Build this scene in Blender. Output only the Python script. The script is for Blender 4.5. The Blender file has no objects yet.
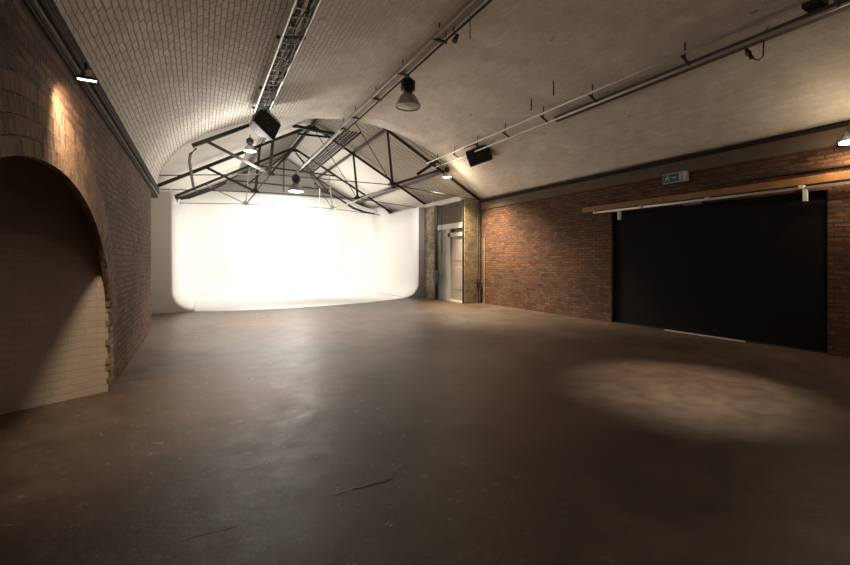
import bpy, bmesh, math, random
from mathutils import Vector, Matrix
random.seed(7)
U = 1.5                      # eye height in metres; drawing unit of the survey below
C = bpy.context.scene.collection
PI = math.pi

def P(x, d, h):              # x across, d along the hall, h above eye level (survey units) -> metres
    return Vector((x*U, d*U, (1+h)*U))

# ------------------------------------------------------------------ materials
def newmat(name):
    m = bpy.data.materials.new(name); m.use_nodes = True
    nt = m.node_tree; b = nt.nodes['Principled BSDF']
    return m, nt, b

def flat(name, col, rough=.6, metal=0.0, emit=None, es=0, noise=0.0, nscale=8, bump=0.0):
    m, nt, b = newmat(name)
    b.inputs['Base Color'].default_value = (*col, 1)
    b.inputs['Roughness'].default_value = rough
    b.inputs['Metallic'].default_value = metal
    if emit:
        b.inputs['Emission Color'].default_value = (*emit, 1)
        b.inputs['Emission Strength'].default_value = es
    if noise or bump:
        tc = nt.nodes.new('ShaderNodeTexCoord'); n = nt.nodes.new('ShaderNodeTexNoise')
        n.inputs['Scale'].default_value = nscale; n.inputs['Detail'].default_value = 6
        nt.links.new(tc.outputs['Object'], n.inputs['Vector'])
        if noise:
            mx = nt.nodes.new('ShaderNodeMix'); mx.data_type = 'RGBA'
            mx.inputs['A'].default_value = tuple(c*(1-noise) for c in col)+(1,)
            mx.inputs['B'].default_value = tuple(min(1, c*(1+noise)) for c in col)+(1,)
            nt.links.new(n.outputs['Fac'], mx.inputs['Factor'])
            nt.links.new(mx.outputs['Result'], b.inputs['Base Color'])
        if bump:
            bp = nt.nodes.new('ShaderNodeBump'); bp.inputs['Strength'].default_value = bump
            bp.inputs['Distance'].default_value = .01
            nt.links.new(n.outputs['Fac'], bp.inputs['Height']); nt.links.new(bp.outputs['Normal'], b.inputs['Normal'])
    return m

def ramp(nt, stops, interp='LINEAR'):
    r = nt.nodes.new('ShaderNodeValToRGB'); cr = r.color_ramp; cr.interpolation = interp
    while len(cr.elements) < len(stops): cr.elements.new(.5)
    for e, (p, c) in zip(cr.elements, stops):
        e.position = p; e.color = (*c, 1) if len(c) == 3 else c
    return r

def brick(name, cols, mortar, bw=.225, bh=.075, ms=.011, bump=.8, dist=.012, rough=.9,
          wear=None, wear_lo=.5, wear_hi=.7, wear_scale=2.3, patch=1.2, mask=False, distort=.012, relief=.35):
    """bricks laid on UVs in metres; colours vary brick by brick and by large patches"""
    m, nt, b = newmat(name); N = nt.nodes; L = nt.links
    uv = N.new('ShaderNodeUVMap'); uv.uv_map = 'UVMap'
    tc = N.new('ShaderNodeTexCoord')
    dn = N.new('ShaderNodeTexNoise'); dn.inputs['Scale'].default_value = 5; dn.inputs['Detail'].default_value = 3
    L.new(tc.outputs['Object'], dn.inputs['Vector'])
    sub = N.new('ShaderNodeVectorMath'); sub.operation = 'SUBTRACT'; sub.inputs[1].default_value = (.5, .5, .5)
    L.new(dn.outputs['Color'], sub.inputs[0])
    sc = N.new('ShaderNodeVectorMath'); sc.operation = 'SCALE'; sc.inputs['Scale'].default_value = distort*4
    L.new(sub.outputs[0], sc.inputs[0])
    ad = N.new('ShaderNodeVectorMath'); L.new(uv.outputs[0], ad.inputs[0]); L.new(sc.outputs[0], ad.inputs[1])
    bt = N.new('ShaderNodeTexBrick'); bt.inputs['Scale'].default_value = 1
    bt.inputs['Brick Width'].default_value = bw; bt.inputs['Row Height'].default_value = bh
    bt.inputs['Mortar Size'].default_value = ms; bt.inputs['Mortar Smooth'].default_value = .35
    bt.inputs['Color1'].default_value = (0, 0, 0, 1); bt.inputs['Color2'].default_value = (1, 1, 1, 1)
    bt.inputs['Mortar'].default_value = (.5, .5, .5, 1); bt.inputs['Bias'].default_value = 0
    L.new(ad.outputs[0], bt.inputs['Vector'])
    cr = ramp(nt, [(i/(len(cols)-1), c) for i, c in enumerate(cols)]); L.new(bt.outputs['Color'], cr.inputs[0])
    pn = N.new('ShaderNodeTexNoise'); pn.inputs['Scale'].default_value = patch; pn.inputs['Detail'].default_value = 7
    pn.inputs['Roughness'].default_value = .65; L.new(tc.outputs['Object'], pn.inputs['Vector'])
    pr = ramp(nt, [(.3, (.5, .5, .5)), (.5, (.95, .95, .95)), (.72, (1.45, 1.4, 1.35))]); L.new(pn.outputs['Fac'], pr.inputs[0])
    mu = N.new('ShaderNodeMix'); mu.data_type = 'RGBA'; mu.blend_type = 'MULTIPLY'; mu.inputs['Factor'].default_value = 1
    L.new(cr.outputs[0], mu.inputs['A']); L.new(pr.outputs[0], mu.inputs['B'])
    mm = N.new('ShaderNodeMix'); mm.data_type = 'RGBA'; mm.inputs['B'].default_value = (*mortar, 1)
    L.new(bt.outputs['Fac'], mm.inputs['Factor']); L.new(mu.outputs['Result'], mm.inputs['A'])
    out = mm.outputs['Result']
    if wear:
        wn = N.new('ShaderNodeTexNoise'); wn.inputs['Scale'].default_value = wear_scale; wn.inputs['Detail'].default_value = 9
        wn.inputs['Roughness'].default_value = .7; L.new(tc.outputs['Object'], wn.inputs['Vector'])
        wr = ramp(nt, [(wear_lo, (0, 0, 0)), (wear_hi, (1, 1, 1))]); L.new(wn.outputs['Fac'], wr.inputs[0])
        wm = N.new('ShaderNodeMix'); wm.data_type = 'RGBA'; wm.inputs['B'].default_value = (*wear, 1)
        L.new(wr.outputs[0], wm.inputs['Factor']); L.new(out, wm.inputs['A']); out = wm.outputs['Result']
    L.new(out, b.inputs['Base Color']); b.inputs['Roughness'].default_value = rough
    # relief
    hn = N.new('ShaderNodeTexNoise'); hn.inputs['Scale'].default_value = 22; hn.inputs['Detail'].default_value = 5
    L.new(tc.outputs['Object'], hn.inputs['Vector'])
    ma = N.new('ShaderNodeMath'); ma.operation = 'MULTIPLY_ADD'; ma.inputs[1].default_value = .55
    L.new(hn.outputs['Fac'], ma.inputs[0])
    inv = N.new('ShaderNodeMath'); inv.operation = 'SUBTRACT'; inv.inputs[0].default_value = 1
    L.new(bt.outputs['Fac'], inv.inputs[1])
    vr = N.new('ShaderNodeMath'); vr.operation = 'MULTIPLY_ADD'; vr.inputs[1].default_value = relief
    L.new(bt.outputs['Color'], vr.inputs[0]); L.new(inv.outputs[0], vr.inputs[2])
    hsrc = vr.outputs[0]
    if mask:     # thick paint and render fill the joints over the middle and right of the vault
        sx = N.new('ShaderNodeSeparateXYZ'); L.new(uv.outputs[0], sx.inputs[0])
        mn = N.new('ShaderNodeTexNoise'); mn.inputs['Scale'].default_value = .9; mn.inputs['Detail'].default_value = 5
        L.new(tc.outputs['Object'], mn.inputs['Vector'])
        a2 = N.new('ShaderNodeMath'); a2.operation = 'MULTIPLY_ADD'; a2.inputs[1].default_value = 3.0
        L.new(mn.outputs['Fac'], a2.inputs[0]); L.new(sx.outputs['Y'], a2.inputs[2])
        mr = N.new('ShaderNodeMapRange'); mr.inputs['From Min'].default_value = 4.6; mr.inputs['From Max'].default_value = 6.6
        mr.inputs['To Min'].default_value = 1; mr.inputs['To Max'].default_value = .09
        L.new(a2.outputs[0], mr.inputs['Value'])
        mk = N.new('ShaderNodeMath'); mk.operation = 'MULTIPLY'
        L.new(hsrc, mk.inputs[0]); L.new(mr.outputs[0], mk.inputs[1]); hsrc = mk.outputs[0]
        # grime held in the open joints
        gm = N.new('ShaderNodeMath'); gm.operation = 'MULTIPLY'
        L.new(bt.outputs['Fac'], gm.inputs[0]); L.new(mr.outputs[0], gm.inputs[1])
        L.new(gm.outputs[0], mm.inputs['Factor'])
    L.new(hsrc, ma.inputs[2])
    bp = N.new('ShaderNodeBump'); bp.inputs['Strength'].default_value = bump; bp.inputs['Distance'].default_value = dist
    L.new(ma.outputs[0], bp.inputs['Height']); L.new(bp.outputs['Normal'], b.inputs['Normal'])
    return m

M = {}
RED = [(.065, .026, .012), (.105, .043, .019), (.145, .064, .029), (.085, .034, .015), (.165, .080, .040), (.115, .048, .021)]
M['brick'] = brick('old_red_brick', RED, (.055, .034, .022), ms=.014, wear=(.21, .135, .08), wear_lo=.56, wear_hi=.74, wear_scale=6, bump=1.0, dist=.016, patch=.9)  # mortar darkened to carry the shadow in the joints
M['brick_left'] = brick('old_dark_brick', [(.07, .029, .013), (.155, .069, .029), (.22, .11, .052), (.10, .043, .019)], (.075, .048, .028), ms=.014, wear=(.22, .14, .075), wear_lo=.5, wear_hi=.75, bump=1.0, dist=.018, distort=.018)
M['brick_ring'] = brick('arch_ring_brick', [(.08, .033, .017), (.17, .078, .036), (.25, .13, .065)], (.20, .14, .085), bw=.075, bh=.115, ms=.012, wear=(.30, .20, .11), wear_lo=.5, wear_hi=.7, bump=1.0, dist=.02, distort=.02)
M['brick_yellow'] = brick('yellow_stock_brick', [(.20, .155, .09), (.34, .27, .165), (.27, .21, .125), (.14, .105, .06)], (.22, .18, .12), wear=(.38, .32, .23), wear_lo=.5, wear_hi=.7)
M['vault'] = brick('painted_vault_brick', [(.72, .665, .59), (.79, .73, .65), (.84, .78, .70)], (.36, .315, .26), bw=.23, bh=.085, ms=.011, bump=.95, dist=.022, rough=.8, patch=1.4, mask=True, distort=.014, relief=1.1, wear=(.27, .235, .19), wear_lo=.66, wear_hi=.72)
M['white_brick'] = brick('white_painted_brick', [(.64, .555, .49), (.67, .585, .515)], (.59, .505, .44), bw=.225, bh=.075, ms=.008, bump=.45, dist=.008, rough=.75, patch=2, wear=(.36, .29, .22), wear_lo=.66, wear_hi=.8)
# vault patches must stay mild: retune the patch ramp
for nm in ('vault', 'white_brick'):
    for n in M[nm].node_tree.nodes:
        if n.type == 'VALTORGB' and abs(n.color_ramp.elements[0].position-.3) < .01:
            n.color_ramp.elements[0].color = (.84, .83, .81, 1); n.color_ramp.elements[2].color = (1.1, 1.1, 1.1, 1)

def floor_mat():
    m, nt, b = newmat('worn_concrete'); N = nt.nodes; L = nt.links
    tc = N.new('ShaderNodeTexCoord')
    def noise(s, d=6, r=.6, dist=0):
        n = N.new('ShaderNodeTexNoise'); n.inputs['Scale'].default_value = s; n.inputs['Detail'].default_value = d
        n.inputs['Roughness'].default_value = r; n.inputs['Distortion'].default_value = dist
        L.new(tc.outputs['Object'], n.inputs['Vector']); return n
    n1 = noise(.55, 8, .65, .6); n2 = noise(3.2, 8, .7); n3 = noise(38, 4, .6)
    c1 = ramp(nt, [(.28, (.060, .040, .029)), (.46, (.098, .068, .051)), (.60, (.128, .094, .073)), (.8, (.17, .135, .11))])
    L.new(n1.outputs['Fac'], c1.inputs[0])
    c2 = ramp(nt, [(.28, (.68, .66, .64)), (.5, (1, 1, 1)), (.72, (1.24, 1.23, 1.22))]); L.new(n2.outputs['Fac'], c2.inputs[0])
    mu = N.new('ShaderNodeMix'); mu.data_type = 'RGBA'; mu.blend_type = 'MULTIPLY'; mu.inputs['Factor'].default_value = 1
    L.new(c1.outputs[0], mu.inputs['A']); L.new(c2.outputs[0], mu.inputs['B'])
    # paint flecks and scuffs, thick on the left near the archway
    sp = noise(7.5, 10, .8, .5); sr = ramp(nt, [(.585, (0, 0, 0)), (.64, (1, 1, 1))]); L.new(sp.outputs['Fac'], sr.inputs[0])
    sx = N.new('ShaderNodeSeparateXYZ'); L.new(tc.outputs['Object'], sx.inputs[0])
    mr = N.new('ShaderNodeMapRange'); mr.inputs['From Min'].default_value = 2.6; mr.inputs['From Max'].default_value = 1.0
    L.new(sx.outputs['X'], mr.inputs['Value'])
    mk = N.new('ShaderNodeMath'); mk.operation = 'MULTIPLY'; L.new(sr.outputs[0], mk.inputs[0]); L.new(mr.outputs[0], mk.inputs[1])
    mk2 = N.new('ShaderNodeMath'); mk2.operation = 'MULTIPLY'; mk2.inputs[1].default_value = .55; L.new(mk.outputs[0], mk2.inputs[0])
    mx = N.new('ShaderNodeMix'); mx.data_type = 'RGBA'; mx.inputs['B'].default_value = (.48, .44, .39, 1)
    L.new(mk2.outputs[0], mx.inputs['Factor']); L.new(mu.outputs['Result'], mx.inputs['A'])
    L.new(mx.outputs['Result'], b.inputs['Base Color'])
    rr = N.new('ShaderNodeMapRange'); rr.inputs['To Min'].default_value = .22; rr.inputs['To Max'].default_value = .66
    L.new(n2.outputs['Fac'], rr.inputs['Value']); L.new(rr.outputs[0], b.inputs['Roughness'])
    ad = N.new('ShaderNodeMath'); ad.operation = 'MULTIPLY_ADD'; ad.inputs[1].default_value = .15
    L.new(n3.outputs['Fac'], ad.inputs[0]); L.new(n2.outputs['Fac'], ad.inputs[2])
    bp = N.new('ShaderNodeBump'); bp.inputs['Strength'].default_value = .28; bp.inputs['Distance'].default_value = .02
    L.new(ad.outputs[0], bp.inputs['Height']); L.new(bp.outputs['Normal'], b.inputs['Normal'])
    return m
M['floor'] = floor_mat()
M['cyc'] = flat('matt_white_paint', (.86, .85, .83), .75, noise=.02, nscale=3)
M['cyc_back'] = flat('grey_board', (.62, .59, .54), .8, noise=.08, nscale=4)
M['plaster'] = flat('off_white_plaster', (.62, .58, .52), .85, noise=.06, nscale=3, bump=.2)
M['roof_white'] = flat('white_roof_board', (.78, .74, .68), .8, noise=.05, nscale=2)
M['sheet'] = flat('corrugated_sheet_paint', (.62, .57, .50), .6, noise=.06, nscale=4)
M['grey'] = flat('grey_wall_paint', (.30, .28, .25), .8, noise=.1, nscale=2)
M['steel'] = flat('dark_painted_steel', (.028, .024, .020), .5, .2, noise=.25, nscale=12)
M['steel_green'] = flat('dark_green_painted_steel', (.022, .030, .018), .5, .2, noise=.25, nscale=12)
M['galv'] = flat('galvanised_steel', (.42, .40, .37), .38, .7, noise=.15, nscale=20)
M['duct'] = flat('dusty_painted_trunking', (.34, .30, .25), .55, noise=.15, nscale=10)
M['alu'] = flat('bare_aluminium', (.62, .60, .57), .3, .85, noise=.08, nscale=20)
M['chrome'] = flat('bright_reflector', (.8, .78, .74), .18, 1.0)
M['conduit'] = flat('grey_painted_conduit', (.10, .09, .08), .6, .0, noise=.15, nscale=10)
M['conduit_dark'] = flat('dark_conduit', (.055, .047, .043), .85, .0, noise=.2, nscale=10)
M['black'] = flat('black_plastic', (.012, .011, .011), .5)
M['grille'] = flat('black_grille', (.006, .005, .005), .7, bump=.4, nscale=120)
M['charcoal'] = flat('charcoal_casing', (.028, .026, .028), .7)
M['door'] = flat('black_door_paint', (.004, .0036, .0045), .8, noise=.3, nscale=2)
M['door'].node_tree.nodes['Principled BSDF'].inputs['Specular IOR Level'].default_value = .2
M['seam'] = flat('black_gap', (.003, .003, .003), .9)
M['wood'] = flat('aged_timber', (.27, .135, .05), .7, noise=.4, nscale=6, bump=.5)
M['concrete'] = flat('rough_concrete_band', (.12, .09, .065), .9, noise=.25, nscale=3, bump=.6)
M['band'] = flat('sooty_render_band', (.12, .085, .06), .9, noise=.3, nscale=4, bump=.6)
M['gusset'] = flat('lit_plate', (.42, .39, .27), .7, noise=.2, nscale=20)  # pale yellow tone carries the light on the nearest right joint
M['curve_tube'] = flat('dull_pale_tube', (.16, .15, .135), .7)
M['door_white'] = flat('dirty_white_door_paint', (.30, .25, .21), .6, noise=.06, nscale=4)
M['frame_white'] = flat('white_frame_paint', (.40, .365, .31), .6, noise=.05, nscale=4)
M['cable'] = flat('black_cable', (.010, .009, .009), .6)
M['blue'] = flat('blue_cable', (.12, .17, .30), .6)
M['purple'] = flat('dull_purple_cable', (.06, .04, .065), .6)
M['sign_green'] = flat('sign_green', (.004, .06, .042), .5, emit=(.01, .20, .13), es=.02)
M['sign_white'] = flat('sign_white', (.35, .42, .38), .5, emit=(.7, .8, .75), es=.01)
M['bracket'] = flat('pale_plastic', (.55, .53, .50), .5)
M['skylight'] = flat('dusty_greenish_rooflight', (.24, .235, .20), .5, noise=.15, nscale=3)
M['lamp_warm'] = flat('warm_lamp_glow', (1, .9, .75), .4, emit=(1, .86, .66), es=12)
M['lamp_cool'] = flat('neutral_lamp_glow', (1, .96, .9), .4, emit=(1, .95, .86), es=14)
M['lens_off'] = flat('frosted_lens', (.78, .77, .70), .35)
M['crack'] = flat('crack_fill', (.025, .018, .012), .95)
M['threshold'] = flat('light_gap_paint', (.62, .60, .56), .5)  # pale colour for the light showing under the black door

# ------------------------------------------------------------------ mesh helpers
class MB:
    def __init__(s): s.bm = bmesh.new()
    def box(s, lo, hi):
        x0, y0, z0 = [min(a, b) for a, b in zip(lo, hi)]; x1, y1, z1 = [max(a, b) for a, b in zip(lo, hi)]
        v = [s.bm.verts.new(p) for p in ((x0,y0,z0),(x1,y0,z0),(x1,y1,z0),(x0,y1,z0),(x0,y0,z1),(x1,y0,z1),(x1,y1,z1),(x0,y1,z1))]
        for f in ((0,3,2,1),(4,5,6,7),(0,1,5,4),(1,2,6,5),(2,3,7,6),(3,0,4,7)): s.bm.faces.new([v[i] for i in f])
        return s
    def bar(s, a, b, w, d=None, up=(0, 0, 1)):
        """rectangular bar from a to b: w across, d in the up direction"""
        d = d or w; a = Vector(a); b = Vector(b); t = (b-a).normalized(); up = Vector(up)
        if abs(t.dot(up)) > .98: up = Vector((1, 0, 0))
        sd = t.cross(up).normalized(); u2 = sd.cross(t).normalized()
        q = [sd*(i*w/2)+u2*(j*d/2) for i, j in ((-1,-1),(1,-1),(1,1),(-1,1))]
        va = [s.bm.verts.new(a+k) for k in q]; vb = [s.bm.verts.new(b+k) for k in q]
        s.bm.faces.new(va[::-1]); s.bm.faces.new(vb)
        for i in range(4): s.bm.faces.new((va[i], va[(i+1)%4], vb[(i+1)%4], vb[i]))
        return s
    def angle(s, a, b, w, t=.012, up=(0, 0, 1), flip=1):
        """L-section steel angle"""
        a = Vector(a); b = Vector(b); tt = (b-a).normalized(); up = Vector(up)
        if abs(tt.dot(up)) > .98: up = Vector((1, 0, 0))
        sd = tt.cross(up).normalized()*flip; u2 = tt.cross(sd).normalized()
        if u2.dot(up) < 0: u2 = -u2
        prof = [(-w/2,-w/2),(w/2,-w/2),(w/2,-w/2+t),(-w/2+t,-w/2+t),(-w/2+t,w/2),(-w/2,w/2)]
        va = [s.bm.verts.new(a+sd*i+u2*j) for i, j in prof]; vb = [s.bm.verts.new(b+sd*i+u2*j) for i, j in prof]
        s.bm.faces.new(va[::-1]); s.bm.faces.new(vb); n = len(prof)
        for i in range(n): s.bm.faces.new((va[i], va[(i+1)%n], vb[(i+1)%n], vb[i]))
        return s
    def tube(s, pts, r, seg=8, caps=True):
        pts = [Vector(p) for p in pts]; rings = []
        n = len(pts)
        for i, p in enumerate(pts):
            t = (pts[min(i+1, n-1)]-pts[max(i-1, 0)]).normalized()
            up = Vector((0, 0, 1)) if abs(t.z) < .9 else Vector((1, 0, 0))
            sd = t.cross(up).normalized(); u2 = sd.cross(t).normalized()
            rr = r[i] if isinstance(r, (list, tuple)) else r
            rings.append([s.bm.verts.new(p+(sd*math.cos(2*PI*k/seg)+u2*math.sin(2*PI*k/seg))*rr) for k in range(seg)])
        for i in range(n-1):
            for k in range(seg):
                s.bm.faces.new((rings[i][k], rings[i][(k+1)%seg], rings[i+1][(k+1)%seg], rings[i+1][k]))
        if caps: s.bm.faces.new(rings[0][::-1]); s.bm.faces.new(rings[-1])
        return s
    def lathe(s, c, prof, seg=28, axis=Matrix.Identity(3), close=False):
        """prof: list of (radius, z); last ring open unless radius 0"""
        c = Vector(c); rings = []
        for r, z in prof:
            if r < 1e-5: rings.append([s.bm.verts.new(c+axis @ Vector((0, 0, z)))])
            else: rings.append([s.bm.verts.new(c+axis @ Vector((r*math.cos(2*PI*k/seg), r*math.sin(2*PI*k/seg), z))) for k in range(seg)])
        for a, b in zip(rings, rings[1:]):
            for k in range(seg):
                if len(a) == 1 and len(b) == 1: continue
                if len(a) == 1: s.bm.faces.new((a[0], b[(k+1)%seg], b[k]))
                elif len(b) == 1: s.bm.faces.new((a[k], a[(k+1)%seg], b[0]))
                else: s.bm.faces.new((a[k], a[(k+1)%seg], b[(k+1)%seg], b[k]))
        return s
    def poly(s, pts): s.bm.faces.new([s.bm.verts.new(p) for p in pts]); return s
    def prism(s, pts, vec):
        """extrude a closed outline along vec"""
        vec = Vector(vec); a = [s.bm.verts.new(p) for p in pts]; b = [s.bm.verts.new(Vector(p)+vec) for p in pts]; n = len(pts)
        s.bm.faces.new(a[::-1]); s.bm.faces.new(b)
        for i in range(n): s.bm.faces.new((a[i], a[(i+1)%n], b[(i+1)%n], b[i]))
        return s
    def build(s, name, mat, parent=None, smooth=False, bevel=0, origin=None):
        bmesh.ops.recalc_face_normals(s.bm, faces=s.bm.faces)
        me = bpy.data.meshes.new(name)
        off = Vector((0, 0, 0))
        if parent is not None: off = -parent.matrix_world.translation
        elif origin is not None: off = -Vector(origin)
        if off.length > 0: bmesh.ops.translate(s.bm, verts=s.bm.verts, vec=off)
        s.bm.to_mesh(me); s.bm.free()
        o = bpy.data.objects.new(name, me); C.objects.link(o)
        if parent is not None: o.parent = parent
        elif origin is not None: o.location = origin
        me.materials.append(mat)
        if smooth:
            for p in me.polygons: p.use_smooth = True
            mo = o.modifiers.new('edges', 'EDGE_SPLIT'); mo.split_angle = math.radians(40)
        if bevel:
            mo = o.modifiers.new('bevel', 'BEVEL'); mo.width = bevel; mo.segments = 2; mo.limit_method = 'ANGLE'
        bpy.context.view_layer.update()
        return o

def tag(o, label=None, cat=None, group=None, kind=None):
    if label: o['label'] = label
    if cat: o['category'] = cat
    if group: o['group'] = group
    if kind: o['kind'] = kind
    return o
def empty(name, loc, label, cat, group=None):
    o = bpy.data.objects.new(name, None); C.objects.link(o); o.location = loc; o.empty_display_size = .2
    tag(o, label, cat, group); bpy.context.view_layer.update(); return o
def struct(o, label=None):
    o['kind'] = 'structure'
    if label: o['label'] = label
    return o

def grid_mesh(name, rows, mat, uvs=None, parent=None, smooth=False):
    """rows: list of rows of points; uvs: same shape, metres"""
    me = bpy.data.meshes.new(name); nr, nc = len(rows), len(rows[0])
    me.from_pydata([tuple(p) for r in rows for p in r], [], [(i*nc+j, i*nc+j+1, (i+1)*nc+j+1, (i+1)*nc+j) for i in range(nr-1) for j in range(nc-1)])
    if uvs:
        fu = [u for r in uvs for u in r]; l = me.uv_layers.new(name='UVMap')
        for lp in me.loops: l.data[lp.index].uv = fu[lp.vertex_index]
    me.materials.append(mat); o = bpy.data.objects.new(name, me); C.objects.link(o)
    if parent: o.parent = parent
    if smooth:
        for p in me.polygons: p.use_smooth = True
    return o
def uv_box(o, s=1.0):
    """metre UVs by dominant face direction"""
    me = o.data; l = me.uv_layers.get('UVMap') or me.uv_layers.new(name='UVMap')
    w = o.matrix_world
    for p in me.polygons:
        n = p.normal; ax = max(range(3), key=lambda i: abs(n[i]))
        for li in p.loop_indices:
            c = w @ me.vertices[me.loops[li].vertex_index].co
            l.data[li].uv = ((c.y, c.z) if ax == 0 else (c.x, c.z) if ax == 1 else (c.y, c.x))
    return o

# ------------------------------------------------------------------ the shell
XL, XR = -.615, 5.9           # side walls
XE = 5.45                     # side wall of the rear bay, right
XLE = -.92                    # side wall of the rear bay, left
D0, DV, DG = -2.6, 8.0, 14.5  # wall behind the camera, end of the vault, gable wall
T = .30                       # wall thickness (m)

o = MB().box(P(-3.2, D0-.2, -1)-Vector((0, 0, .2)), P(XR+.4, DG+.3, -1)).build('floor', M['floor'])
struct(o, 'worn brown concrete floor with paint flecks and soft gloss')
def crack(pts, w):
    mb = MB(); L_, R_ = [], []
    for i, (x, d) in enumerate(pts):
        p = P(x, d, -1)+Vector((0, 0, .0015)); k = .7*w*(.35+.65*random.random()) if 0 < i < len(pts)-1 else w*.1
        L_.append(p+Vector((0, k, 0))); R_.append(p-Vector((0, k, 0)))
    for i in range(len(pts)-1): mb.poly([L_[i], L_[i+1], R_[i+1], R_[i]])
    return mb.build('crack', M['crack'], o)
def onfloor(px, py):
    zc = 415/(py-261); xc = (px-425)/415*zc; c, s = math.cos(TH), math.sin(TH)
    return (xc*c+zc*s, zc*c-xc*s)
TH = math.radians(28.46)
def crackline(a, b, n, w, j):
    A = onfloor(*a); B = onfloor(*b)
    pts = [(A[0]+(B[0]-A[0])*i/n+random.uniform(-j, j), A[1]+(B[1]-A[1])*i/n+random.uniform(-j, j)) for i in range(n+1)]
    crack(pts, w)
crackline((332, 496), (350, 491), 5, .006, .004)
crackline((352, 490), (397, 478), 12, .008, .005)
crackline((178, 542), (236, 527), 10, .006, .006)

# left wall with the arched opening
AC, AA, AB, AS = 2.55, 1.42, .945, -.50      # arch: centre, half span, rise, springing
def arch_h(d):
    t = (d-AC)/AA
    return AS+AB*math.sqrt(max(0, 1-t*t)) if abs(t) < 1 else -1
DLE = 7.05
ds = []
ds += [D0+(AC-AA-D0)*i/6 for i in range(7)]
ds += [AC-AA*math.cos(PI*i/36) for i in range(37)]
ds += [AC+AA+(DLE-AC-AA)*i/6 for i in range(7)]
low = [-1]*6+[-1]+[arch_h(d) if 0 < i < 36 else AS for i, d in enumerate(ds[7:44])]+[-1]*7
# the jambs: insert duplicate columns so the reveal drops straight to the floor
TOPL = 1.04
me_v, me_f, me_uv = [], [], []
def lw(x):
    cols = []
    for d, l in zip(ds, low): cols.append((P(x, d, l), P(x, d, TOPL)))
    return cols
front = lw(XL); back = [(a-Vector((.03, 0, 0)), b-Vector((.03, 0, 0))) for a, b in front]
mb = MB(); bm = mb.bm
fv = [(bm.verts.new(a), bm.verts.new(b)) for a, b in front]; bv = [(bm.verts.new(a), bm.verts.new(b)) for a, b in back]
for i in range(len(fv)-1):
    if (fv[i][0].co-fv[i+1][0].co).length < 1e-6: continue
    if abs(ds[i]-ds[i+1]) > 1e-6:
        bm.faces.new((fv[i][0], fv[i+1][0], fv[i+1][1], fv[i][1])); bm.faces.new((bv[i][1], bv[i+1][1], bv[i+1][0], bv[i][0]))
    bm.faces.new((fv[i][0], bv[i][0], bv[i+1][0], fv[i+1][0]))
    if abs(ds[i]-ds[i+1]) > 1e-6: bm.faces.new((fv[i][1], fv[i+1][1], bv[i+1][1], bv[i][1]))
bm.faces.new((fv[-1][0], bv[-1][0], bv[-1][1], fv[-1][1]))
wl = mb.build('wall_left', M['brick_left']); uv_box(wl); struct(wl, 'dark old brick wall with a wide low arch')
# brick-on-edge arch rings, each a course of its own
for k in range(4):
    r0, r1 = .0+k*.115/U, (k+1)*.115/U-.004
    rows, uvs = [], []
    n = 72; pro = (.022-.004*k)/U
    def ap(t, r):
        return (AC-(AA+r)*math.cos(t), AS+(AB+r)*math.sin(t))
    s = 0; prev = None
    t0, t1 = 0, PI
    for i in range(n+1):
        t = t0+(t1-t0)*i/n; q = ap(t, r0); q1 = ap(t, r1)
        if prev: s += math.hypot(q[0]-prev[0], q[1]-prev[1])*U
        prev = q
        rows.append([P(XL-.02, *q), P(XL+pro, *q), P(XL+pro, *q1), P(XL-.02, *q1)])
        v0 = k*.115
        uvs.append([(s, v0+.115*.1), (s, v0+.008), (s, v0+.107), (s, v0+.112)])
    r = grid_mesh('arch_ring', rows, M['brick_ring'], uvs, wl)
# ragged bricks toothed along the near edge of the far jamb
for i in range(19):
    z = -1+i*.05*.98+.012
    e = random.uniform(.0, .028)
    b_ = MB().box(P(XL-.02, AC+AA-e-.005, z), P(XL+.006+random.uniform(0, .006), AC+AA+.12, z+.042)).build('jamb_brick', M['brick_yellow'], wl, bevel=.004)
    uv_box(b_)

# alcove behind the arch: a white rendered screen wall set askew
def vwall(name, a, b, h0, h1, mat, label, th=.12, side=1):
    A = P(a[0], a[1], h0); B = P(b[0], b[1], h0); A1 = P(a[0], a[1], h1); B1 = P(b[0], b[1], h1)
    t = (B-A).normalized(); nrm = Vector((-t.y, t.x, 0))*th*side
    mb = MB(); mb.prism([A, B, B1, A1], nrm); o = mb.build(name, mat)
    me = o.data; l = me.uv_layers.new(name='UVMap')
    for lp in me.loops:
        c = me.vertices[lp.vertex_index].co; l.data[lp.index].uv = ((c-A).dot(t), c.z)
    return struct(o, label)
vwall('wall_alcove', (XL-.004, 3.96), (-2.9, 2.75), -1, 1.0, M['white_brick'], 'white painted screen wall inside the left archway', side=-1)
vwall('wall_alcove', (-2.9, .6), (-2.9, 2.9), -1, 1.0, M['white_brick'], 'outer side of the archway recess', side=1)
vwall('wall_alcove', (-2.9, .9), (XL-.03, .9), -1, 1.0, M['brick_left'], 'near end of the archway recess', side=-1)
struct(MB().box(P(-3.0, .7, 1.0), P(XL-.03, 4.3, 1.06)).build('ceiling_alcove', M['grey']), 'flat soffit of the archway recess')

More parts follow.
